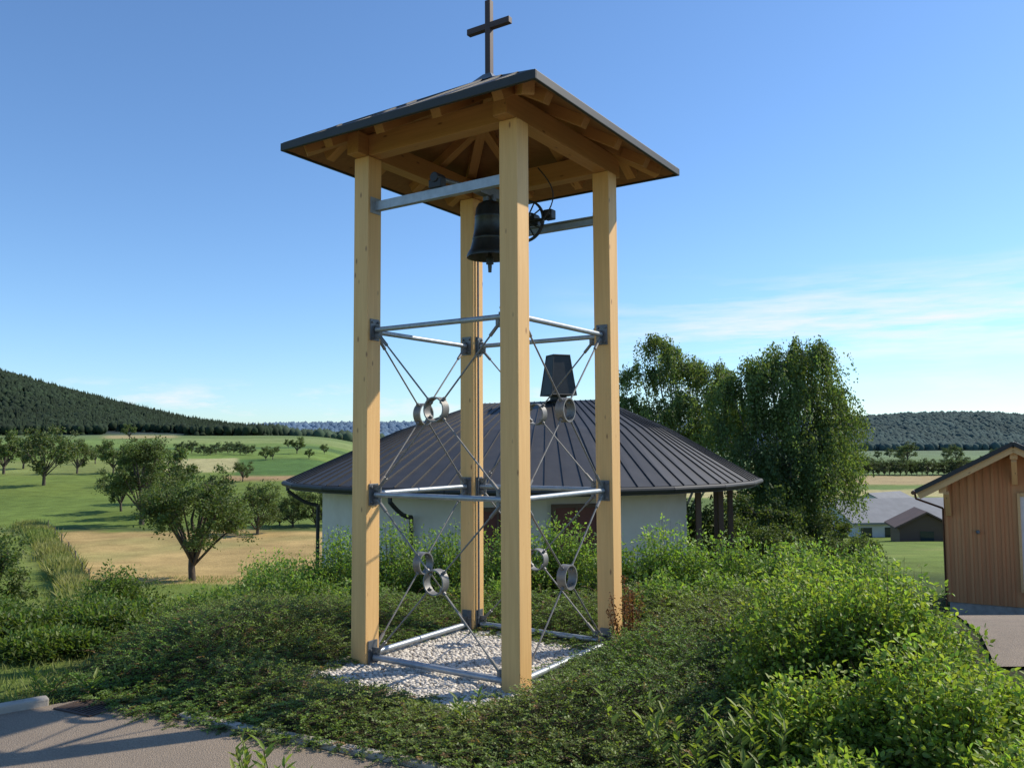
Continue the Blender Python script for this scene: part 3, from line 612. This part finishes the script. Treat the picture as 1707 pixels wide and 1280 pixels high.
# forests (uncountable woods)
def forest(name,label,n,sel,rad,ht,base,seed,conif=.6,var=.2):
    r=np.random.default_rng(seed);x,y=sel(r,n);n=len(x);z=HT(x,y);g=Geo()
    isc=r.uniform(0,1,n)<conif+.5*conif*nz(x,y,60)
    tone=1+.22*nz(x,y,45,6)
    xb,yb,zb=x[~isc],y[~isc],z[~isc];m=len(xb);S=rad*r.uniform(.8,1.5,(m,1))*np.array([1,1,1.2]);P=np.stack([xb,yb,zb+ht*.45],1);V,F=blobs(P,S,.25,seed)
    g.add(V,F,np.repeat(np.array(base)*1.15*(tone[~isc]*r.uniform(1-var,1+var,m))[:,None],len(IV),0))
    xc,yc,zc=x[isc],y[isc],z[isc];m=len(xc)
    if m:
        hh=ht*r.uniform(.75,1.3,m);k=7;a=np.arange(k)/k*6.283
        for lo,hi,rr in((.05,.6,1.),(.4,1.,.62)):
            rg=np.stack([np.cos(a),np.sin(a),0*a],1)[None]*(rad*rr*r.uniform(.6,1.1,(m,k,1)));rg[...,2]+=r.uniform(-.06,.04,(m,k))*ht
            bs=np.stack([xc,yc,zc],1)[:,None]+rg;bs[...,2]+=(hh*lo)[:,None]
            ap=np.stack([xc,yc,zc+hh*hi],1)[:,None];V=np.concatenate([bs,ap],1).reshape(-1,3)
            f=np.array([[i,(i+1)%k,k] for i in range(k)]);F=(np.arange(m)[:,None,None]*(k+1)+f[None]).reshape(-1,3);g.add(V,F,np.repeat(np.array(base)*(tone[isc]*r.uniform(1-var,1+var,m))[:,None],k+1,0))
    me=g.mesh(name,True);me.materials.append(M_need);o=link(bpy.data.objects.new(name,me));top(o,label,'forest');o['kind']='stuff'
def s1(r,n):
    t=r.uniform(-.9,-.27,n);y=r.uniform(615,1120,n);x=t*y
    k=~((y<690)&(t>-.485)&(t<-.39));k&=(y>640+25*nz(x,y,60)+np.interp(t,[-.6,-.45,-.3,-.25],[0,30,-20,120]));return x[k],y[k]
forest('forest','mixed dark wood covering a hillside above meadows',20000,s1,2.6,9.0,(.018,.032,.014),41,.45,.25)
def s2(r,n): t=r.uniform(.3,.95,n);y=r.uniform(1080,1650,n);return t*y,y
forest('forest','haze-tinted distant wood covering a long ridge',20000,s2,4.6,8,(.042,.072,.066),42,.05,.15)  # blue-green base colour carries painted aerial haze
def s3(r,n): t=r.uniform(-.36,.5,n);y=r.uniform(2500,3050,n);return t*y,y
forest('forest','hazy blue wood on a far ridge',10000,s3,13,9,(.095,.15,.215),43,.0,.08)  # blue of the base colour is distance haze painted onto the trees
def s4(r,n): t=r.uniform(-.29,-.14,n);y=r.uniform(700,800,n);return t*y,y
forest('forest','wood along the foot of the far valley',500,s4,4,6,(.045,.07,.04),44,.1)
# ------------------------------------------------------------------ chapel
CC=Vector((.26,24,0));zg=-2.4
CH=empty('chapel',(CC.x,CC.y,zg));top(CH,'round white chapel with dark standing-seam metal roof','chapel')
M_wall=simple('cream_plaster',(.72,.65,.56),(.66,.59,.50),3,.9,bs=.1,bscale=60)
M_red=wood('red_brown_wood',(.16,.045,.03),(.12,.035,.025),(.05,.02,.01),knots=False)
M_brown=wood('brown_post_wood',(.13,.075,.05),(.09,.05,.035),(.04,.02,.01),knots=False)
m,nt,bs=nodes('window_glass');bs.inputs['Base Color'].default_value=(.03,.04,.045,1);bs.inputs['Roughness'].default_value=.08;M_glass=m
def el(th,ax,by,z): return Vector((CC.x+ax*math.cos(th),CC.y+by*math.sin(th),z))
def poly(frac,ax,by,z,n=24):
    f=frac*n;i=int(math.floor(f));t=f-i;p=el(i/n*2*math.pi,ax,by,z);q=el((i+1)/n*2*math.pi,ax,by,z);return p.lerp(q,t)
ns=96;zeave=1.06;AX,BY=6.48,6.2
def ridge(th):
    c=max(-1,min(1,1.5*math.cos(th)));return Vector((CC.x+.55+1.7*c,CC.y,3.20+.05*c))
ev=[poly(i/ns,AX,BY,zeave) for i in range(ns)];rv=[ridge(i/ns*2*math.pi) for i in range(ns)]
b=B();V=[];F=[]
for i in range(ns):
    V+=[ev[i],ev[i]*.45+rv[i]*.55+Vector((0,0,.13)),rv[i]]
for i in range(ns):
    j=(i+1)%ns;F+=[(3*i,3*j,3*j+1,3*i+1),(3*i+1,3*j+1,3*j+2,3*i+2)]
b.raw(V,F)
for i in range(ns):
    for p0,p1 in((V[3*i],V[3*i+1]),(V[3*i+1],V[3*i+2]*.985+V[3*i+1]*.015)):
        dd=p1-p0;sd=Vector((0,0,1)).cross(dd);up=dd.cross(sd).normalized();
        b.box((p0+p1)/2+up*.012,(dd.length,.014,.032),dd,sd)
RO=b.obj('roof',M_roof,CH)
b=B()
for i in range(24):
    p=[el(k/24*2*math.pi,AX+.02,BY+.02,0) for k in(i,i+1)];q=[el(k/24*2*math.pi,AX-.1,BY-.1,0) for k in(i,i+1)]
    V=[];
    for z in(.88,1.05): V+=[p[0]+Vector((0,0,z)),p[1]+Vector((0,0,z)),q[1]+Vector((0,0,z)),q[0]+Vector((0,0,z))]
    b.raw(V,[(0,1,2,3),(4,7,6,5),(0,4,5,1),(2,6,7,3)])
    b.cyl(el(i/24*2*math.pi,AX+.07,BY+.07,.99),el((i+1)/24*2*math.pi,AX+.07,BY+.07,.99),.065,n=10)
b.obj('gutter',M_fasc,RO)
b=B();V=[]
for i in range(24): V+=[el(i/24*2*math.pi,AX-.1,BY-.1,.93),el(i/24*2*math.pi,3.5,3.2,1.0)]
b.raw(V,[(2*i,2*((i+1)%24),2*((i+1)%24)+1,2*i+1) for i in range(24)]).obj('soffit',M_soff,RO)
WX,WY=5.55,5.15
for th,ds in((math.radians(188),1),(math.radians(243),1)):
    o1=el(th,AX-.0,BY,.9);w1=el(th,WX+.12,WY+.12,0)
    d=(w1-o1);d.z=0;pts=[o1+Vector((0,0,0)),o1+Vector((0,0,-.15))]
    for k in range(1,6): pts.append(o1+d*(k/5)+Vector((0,0,-.15-.4*math.sin(k/5*math.pi/2))))
    pts.append(Vector((pts[-1].x,pts[-1].y,zg+.2)));B().path(pts,.05,10).obj('downpipe',M_fasc,RO,smooth=True)
# walls
def warc(t0,t1,ax,by,name,mat,n=20):
    b=B();V=[]
    for i in range(n+1):
        th=math.radians(t0+(t1-t0)*i/n);V+=[el(th,ax,by,zg-.3),el(th,ax,by,.96),el(th,ax-.25,by-.25,zg-.3),el(th,ax-.25,by-.25,.96)]
    F=[]
    for i in range(n):
        k=4*i;F+=[(k,k+4,k+5,k+1),(k+2,k+3,k+7,k+6)]
    F+=[(0,1,3,2),(4*n,4*n+2,4*n+3,4*n+1)]
    return b.raw(V,F).obj(name,mat,CH)
warc(60,315,WX,WY,'wall',M_wall,32);warc(-47,62,4.0,3.7,'wall',M_wall,10)
for th in(-43,-30,-12,8,28):
    p=el(math.radians(th),5.75,5.35,0);beam('porch_post',(p.x,p.y,zg),(p.x,p.y,.9),.13,.13,M_brown,CH,up=(0,1,0))
def opening(th,w,z0,z1,name,mat,ax=WX,by=WY,frame=M_brown,bars=2):
    th=math.radians(th);p=el(th,ax,by,(z0+z1)/2);nn=Vector((math.cos(th)/ax,math.sin(th)/by,0)).normalized();tt=Vector((-nn.y,nn.x,0))
    B().box(p+nn*.02,(w,.06,z1-z0),tt,nn).obj(name,mat,CH)
    b=B();H2=z1-z0
    for s in(-1,1): b.box(p+nn*.05+tt*s*(w/2),(.08,.12,H2+.08),tt,nn)
    b.box(p+nn*.05+Vector((0,0,H2/2)),(w-.082,.118,.08),tt,nn)
    for k in range(1,bars): b.box(p+nn*.055+tt*(w*(k/bars-.5)),(.05,.06,H2-.045),tt,nn)
    b.obj(name+'_frame',frame,CH)
opening(282,1.05,zg,.62,'door',M_red);opening(264,1.1,zg,.55,'door',M_red)
opening(-20,1.6,zg,.5,'window',M_glass,4.,3.7,bars=3);opening(5,1.6,zg,.5,'window',M_glass,4.,3.7,bars=3)
# roof cowl
kx=CC.x+1.06;ky=CC.y-.1
b=B();lo,hi,z0,z1=.385,.25,3.37,4.50
V=[(kx-lo,ky-lo,z0),(kx+lo,ky-lo,z0),(kx+lo,ky+lo,z0),(kx-lo,ky+lo,z0),(kx-hi,ky-hi,z1),(kx+hi,ky-hi,z1),(kx+hi,ky+hi,z1),(kx-hi,ky+hi,z1)]
rr=math.radians(22);V=[Vector((kx+(x-kx)*math.cos(rr)-(y-ky)*math.sin(rr),ky+(x-kx)*math.sin(rr)+(y-ky)*math.cos(rr),z)) for x,y,z in V]
b.raw(V,[(0,1,5,4),(1,2,6,5),(2,3,7,6),(3,0,4,7),(4,5,6,7),(3,2,1,0)])
for i in range(4):
    b.cyl(V[i],V[(i+1)%4],.022,n=6);b.cyl(V[i],V[i+4],.018,n=6);b.cyl(V[4+i],V[4+(i+1)%4],.022,n=6)
b.cyl((kx,ky,3.10),(kx,ky,3.38),.24,n=18);b.cyl((kx,ky,3.18),(kx,ky,3.24),.36,.26,n=18)
b.obj('chimney_cowl',M_fasc,RO)
# ------------------------------------------------------------------ wooden shed
x0,x1,yf,yb2=9.2,11.9,18.,24.;xl,px,xr,y0,y1=8.7,10.5,12.4,17.35,24.5;pz=1.99;ev0=1.0;sl2=(pz-ev0)/(px-xl)
SH=empty('wooden_shed',(x0,yf,-1.7));top(SH,'golden-brown timber clad shed with overhanging gable roof','shed')
def M_board():
    m,nt,b=nodes('vertical_board_cladding')
    tc=nt.nodes.new('ShaderNodeTexCoord');g=tex(nt,6,6,.6,vec=tc.outputs['Object'],stretch=(5,5,.4))
    c=mixc(nt,g.outputs[0],(.62,.26,.095),(.43,.17,.062))
    l=tex(nt,1.1,3,.5,vec=tc.outputs['Object'],stretch=(6,6,.15));c=mixc(nt,ramp(nt,l.outputs[0],[(.35,0.),(.7,.6)]),c,(.66,.33,.13))
    nt.links.new(c,b.inputs['Base Color']);b.inputs['Roughness'].default_value=.7;return m
M_bd=M_board()
rz=lambda x:pz-abs(x-px)*sl2-.12
b=B();zb0=-1.36
b.raw([(x0,yf,zb0),(x1,yf,zb0),(x1,yf,rz(x1)),(px,yf,rz(px)),(x0,yf,rz(x0)),(x0,yb2,zb0),(x1,yb2,zb0),(x1,yb2,rz(x1)),(px,yb2,rz(px)),(x0,yb2,rz(x0))],[(0,1,2,3,4),(9,8,7,6,5),(0,4,9,5),(1,6,7,2)])
for x in np.arange(x0+.03,x1,.145):
    if x<10.52 or x>11.42: b.box((x,yf-.012,(zb0+rz(x))/2),(.05,.024,rz(x)-zb0-.01))
for y in np.arange(yf+.05,yb2,.145): b.box((x0-.012,y,(zb0+rz(x0))/2),(.024,.05,rz(x0)-zb0-.01))
b.obj('wall',M_bd,SH)
B().box(((x0+x1)/2,(yf+yb2)/2,-1.66),(x1-x0-.04,yb2-yf-.04,.60)).obj('plinth',M_conc,SH)
b=B()
for s,xe in((-1,xl),(1,xr)):
    V=[(xe,y0,ev0),(px,y0,pz),(px,y1,pz),(xe,y1,ev0),(xe,y0,ev0-.05),(px,y0,pz-.05),(px,y1,pz-.05),(xe,y1,ev0-.05)];b.raw(V,[(0,1,2,3),(7,6,5,4),(0,4,5,1),(3,2,6,7),(0,3,7,4)])
    p0=Vector((xe,y0-.012,ev0-.03));p1=Vector((px,y0-.012,pz-.03));b.box((p0+p1)/2,((p1-p0).length,.022,.085),p1-p0,(0,1,0))
b.obj('roof',M_fasc,SH)
M_lt=wood('pale_shed_timber',(.74,.45,.19),(.64,.37,.15),(.25,.12,.05))
for s,xe in((-1,xl),(1,xr)):
    for k in range(10):
        y=y0+.08+k*.75;beam('rafter',(xe+.05*-s,y,ev0-.125),(px,y,pz-.125),.08,.15,M_lt,SH)
for x in(x0+.0,px,x1): beam('purlin',(x,y0+.14,rz(x)-.13),(x,y1-.3,rz(x)-.13),.14,.18,M_lt,SH)
for x in(x0+.07,px): beam('bracket',(x,yf-.06,rz(x)-.72),(x,y0+.16,rz(x)-.24),.10,.10,M_lt,SH)
M_cop=simple('copper_gutter',(.20,.09,.05),(.12,.06,.04),6,.45,.6)
b=B().cyl((xl-.04,y0,ev0-.06),(xl-.04,y1,ev0-.06),.045,n=12);b.path([(xl-.04,y0+.3,ev0-.08),(xl-.02,y0+.3,ev0-.2),(x0-.2,yf+.1,ev0-.36),(x0-.05,yf+.15,ev0-.42),(x0-.05,yf+.15,-1.6)],.022,8);b.obj('gutter',M_cop,SH,smooth=True)
M_pan=simple('pale_window_blind',(.72,.70,.66),(.64,.62,.59),3,.6)
b=B().box((10.98,yf-.02,-.05),(.84,.03,1.9));b.obj('window',M_pan,SH)
b=B()
for x in(10.55,11.41): b.box((x,yf-.05,-.05),(.05,.08,2.0))
b.box((10.98,yf-.05,.92),(.80,.08,.07));b.box((10.98,yf-.05,-1.02),(.80,.08,.07));b.obj('window_frame',M_lt,SH)
b=B().box((9.80,yf-.035,.13),(.06,.04,.06));b.lathe((9.80,yf-.085,.13),[(0,-.04),(.03,-.03),(.04,0),(.03,.025),(0,.035)],16);b.obj('wall_lamp',M_steeld,SH,smooth=True)
SH.rotation_euler[2]=math.radians(-31)
# ------------------------------------------------------------------ distant houses
M_hw=simple('white_render',(.62,.61,.58),(.54,.53,.50),1,.9);M_hr=simple('grey_roof',(.22,.225,.23),(.17,.175,.18),1,.8);M_hb=simple('brown_roof',(.13,.075,.055),(.09,.055,.042),1,.8)
def house(x,y,w,d,hw,hr,rot,mw,mr,label,nwin=4,base=None):
    z=hz(x,y)-.5 if base is None else base
    e=empty('house',(x,y,z));top(e,label,'house','houses in the valley')
    R=Matrix.Rotation(rot,3,'Z');L=lambda a,b_,c:R@Vector((a,b_,c))+Vector((x,y,z))
    hx,hy=w/2,d/2;hw+=.5
    B().raw([L(*v) for v in[(-hx,-hy,0),(hx,-hy,0),(hx,hy,0),(-hx,hy,0),(-hx,-hy,hw),(hx,-hy,hw),(hx,hy,hw),(-hx,hy,hw),(-hx,0,hw+hr),(hx,0,hw+hr)]],[(0,1,5,4),(2,3,7,6),(1,2,6,9,5),(3,0,4,8,7)]).obj('wall',mw,e)
    o=.45;k=hr/hy;V=[]
    for t in(.05,.22):
        V+=[L(-hx-o,-hy-o,hw-o*k+t),L(hx+o,-hy-o,hw-o*k+t),L(hx+o,0,hw+hr+t),L(-hx-o,0,hw+hr+t),L(-hx-o,hy+o,hw-o*k+t),L(hx+o,hy+o,hw-o*k+t)]
    B().raw(V,[(0,3,2,1),(3,4,5,2),(6,7,8,9),(9,8,11,10),(0,1,7,6),(4,10,11,5),(1,2,8,7),(2,5,11,8),(0,6,9,3),(3,9,10,4)]).obj('roof',mr,e)
    for i in range(nwin):
        xx=-hx+w*(i+.5)/nwin;B().box(L(xx,-hy-.02,hw*.55),(w/nwin*.45,.06,1.1),R@Vector((1,0,0)),R@Vector((0,1,0))).obj('window',M_glass,e)
    for s in(-1,1): B().box(L(s*(hx+.02),0,hw*.55),(.06,1.1,1.1),R@Vector((1,0,0)),R@Vector((0,1,0))).obj('window',M_glass,e)
house(43.0,92,18,10,1.8,1.9,.12,M_hw,M_hr,'long white house with low grey roof',7)
house(37.6,78,5.0,4.5,1.5,1.2,1.3,M_brown,M_hb,'small brown timber house with dark brown roof',2)
house(66,150,9,7,2.8,1.5,.6,M_hw,M_hr,'white farmhouse with grey roof',3)
# field fence
M_fp=simple('weathered_fence_wood',(.16,.13,.10),(.09,.07,.05),8,.9)
fe=empty('field_fence',(-16,28,-3));top(fe,'thin wire fence on weathered wooden posts in long grass','fence')
prev=None;b2=B()
for i in range(7):
    y=29+4.6*i;x=-(.545-.0018*(58-y)+.006)*y;z=hz(x,y);B().cyl((x,y,z-.2),(x,y,z+.85),.028,.024,n=8).obj('fence_post',M_fp,fe)
    if prev:
        for hh in(.5,.8): b2.cyl((prev[0],prev[1],prev[2]+hh),(x,y,z+hh),.005,n=4)
    prev=(x,y,z)
b2.obj('wire',M_steeld,fe)
# ------------------------------------------------------------------ light, sky, camera
az=math.atan2(.92,.39);elv=math.radians(41)
sd=Vector((math.sin(az)*math.cos(elv),math.cos(az)*math.cos(elv),math.sin(elv)))
L=bpy.data.lights.new('sun','SUN');L.energy=5.0;L.angle=math.radians(.53);L.color=(1,.92,.79)
so=bpy.data.objects.new('sun',L);COL.objects.link(so);so.rotation_euler=sd.to_track_quat('Z','Y').to_euler()
w=bpy.data.worlds.new('World');bpy.context.scene.world=w;w.use_nodes=True;nt=w.node_tree
bg=nt.nodes['Background'];sky=nt.nodes.new('ShaderNodeTexSky');sky.sky_type='NISHITA';sky.sun_disc=False
sky.sun_elevation=elv;sky.sun_rotation=az;sky.air_density=1.0;sky.dust_density=.3;sky.ozone_density=2.6;sky.altitude=300
tc=nt.nodes.new('ShaderNodeTexCoord');sep=nt.nodes.new('ShaderNodeSeparateXYZ');nt.links.new(tc.outputs['Generated'],sep.inputs[0])
def mth(op,a,b_=None,cl=False):
    n=nt.nodes.new('ShaderNodeMath');n.operation=op;n.use_clamp=cl
    for i,v in enumerate((a,b_)):
        if v is None: continue
        if isinstance(v,bpy.types.NodeSocket): nt.links.new(v,n.inputs[i])
        else: n.inputs[i].default_value=v
    return n.outputs[0]
def bandn(s,c,wd):
    return mth('SUBTRACT',1.,mth('DIVIDE',mth('ABSOLUTE',mth('SUBTRACT',s,c)),wd),True)
n1=tex(nt,2.6,9,.62,vec=tc.outputs['Generated'],stretch=(1.3,1.3,13));f1=ramp(nt,n1.outputs[0],[(.44,0.),(.66,1.)])
n2=tex(nt,9,8,.62,vec=tc.outputs['Generated'],stretch=(1,1,4.5));f2=ramp(nt,n2.outputs[0],[(.50,0.),(.66,1.)])
m1=mth('MULTIPLY',bandn(sep.outputs[2],.125,.075),ramp(nt,sep.outputs[0],[(.02,.0),(.32,1.)]))
m2=mth('MULTIPLY',bandn(sep.outputs[2],.045,.03),.9)
fac=mth('ADD',mth('MULTIPLY',f1,mth('MULTIPLY',m1,1.35)),mth('MULTIPLY',f2,m2),True)
tint=mixc(nt,1.,sky.outputs[0],(.80,1.0,1.19),'MULTIPLY')
c=mixc(nt,fac,tint,(6.2,6.4,6.7))
nt.links.new(c,bg.inputs[0]);bg.inputs[1].default_value=.15
cam=bpy.data.cameras.new('camera');cam.sensor_width=36;cam.lens=29.5;cam.clip_end=30000;cam.clip_start=.05
co=bpy.data.objects.new('camera',cam);COL.objects.link(co)
co.matrix_world=Matrix.Translation((0,0,2.03))@Matrix.Rotation(math.radians(94),4,'X')@Matrix.Rotation(math.radians(-.3),4,'Z')
bpy.context.scene.camera=co
vs=bpy.context.scene.view_settings;vs.view_transform='Standard';vs.look='None';vs.exposure=0
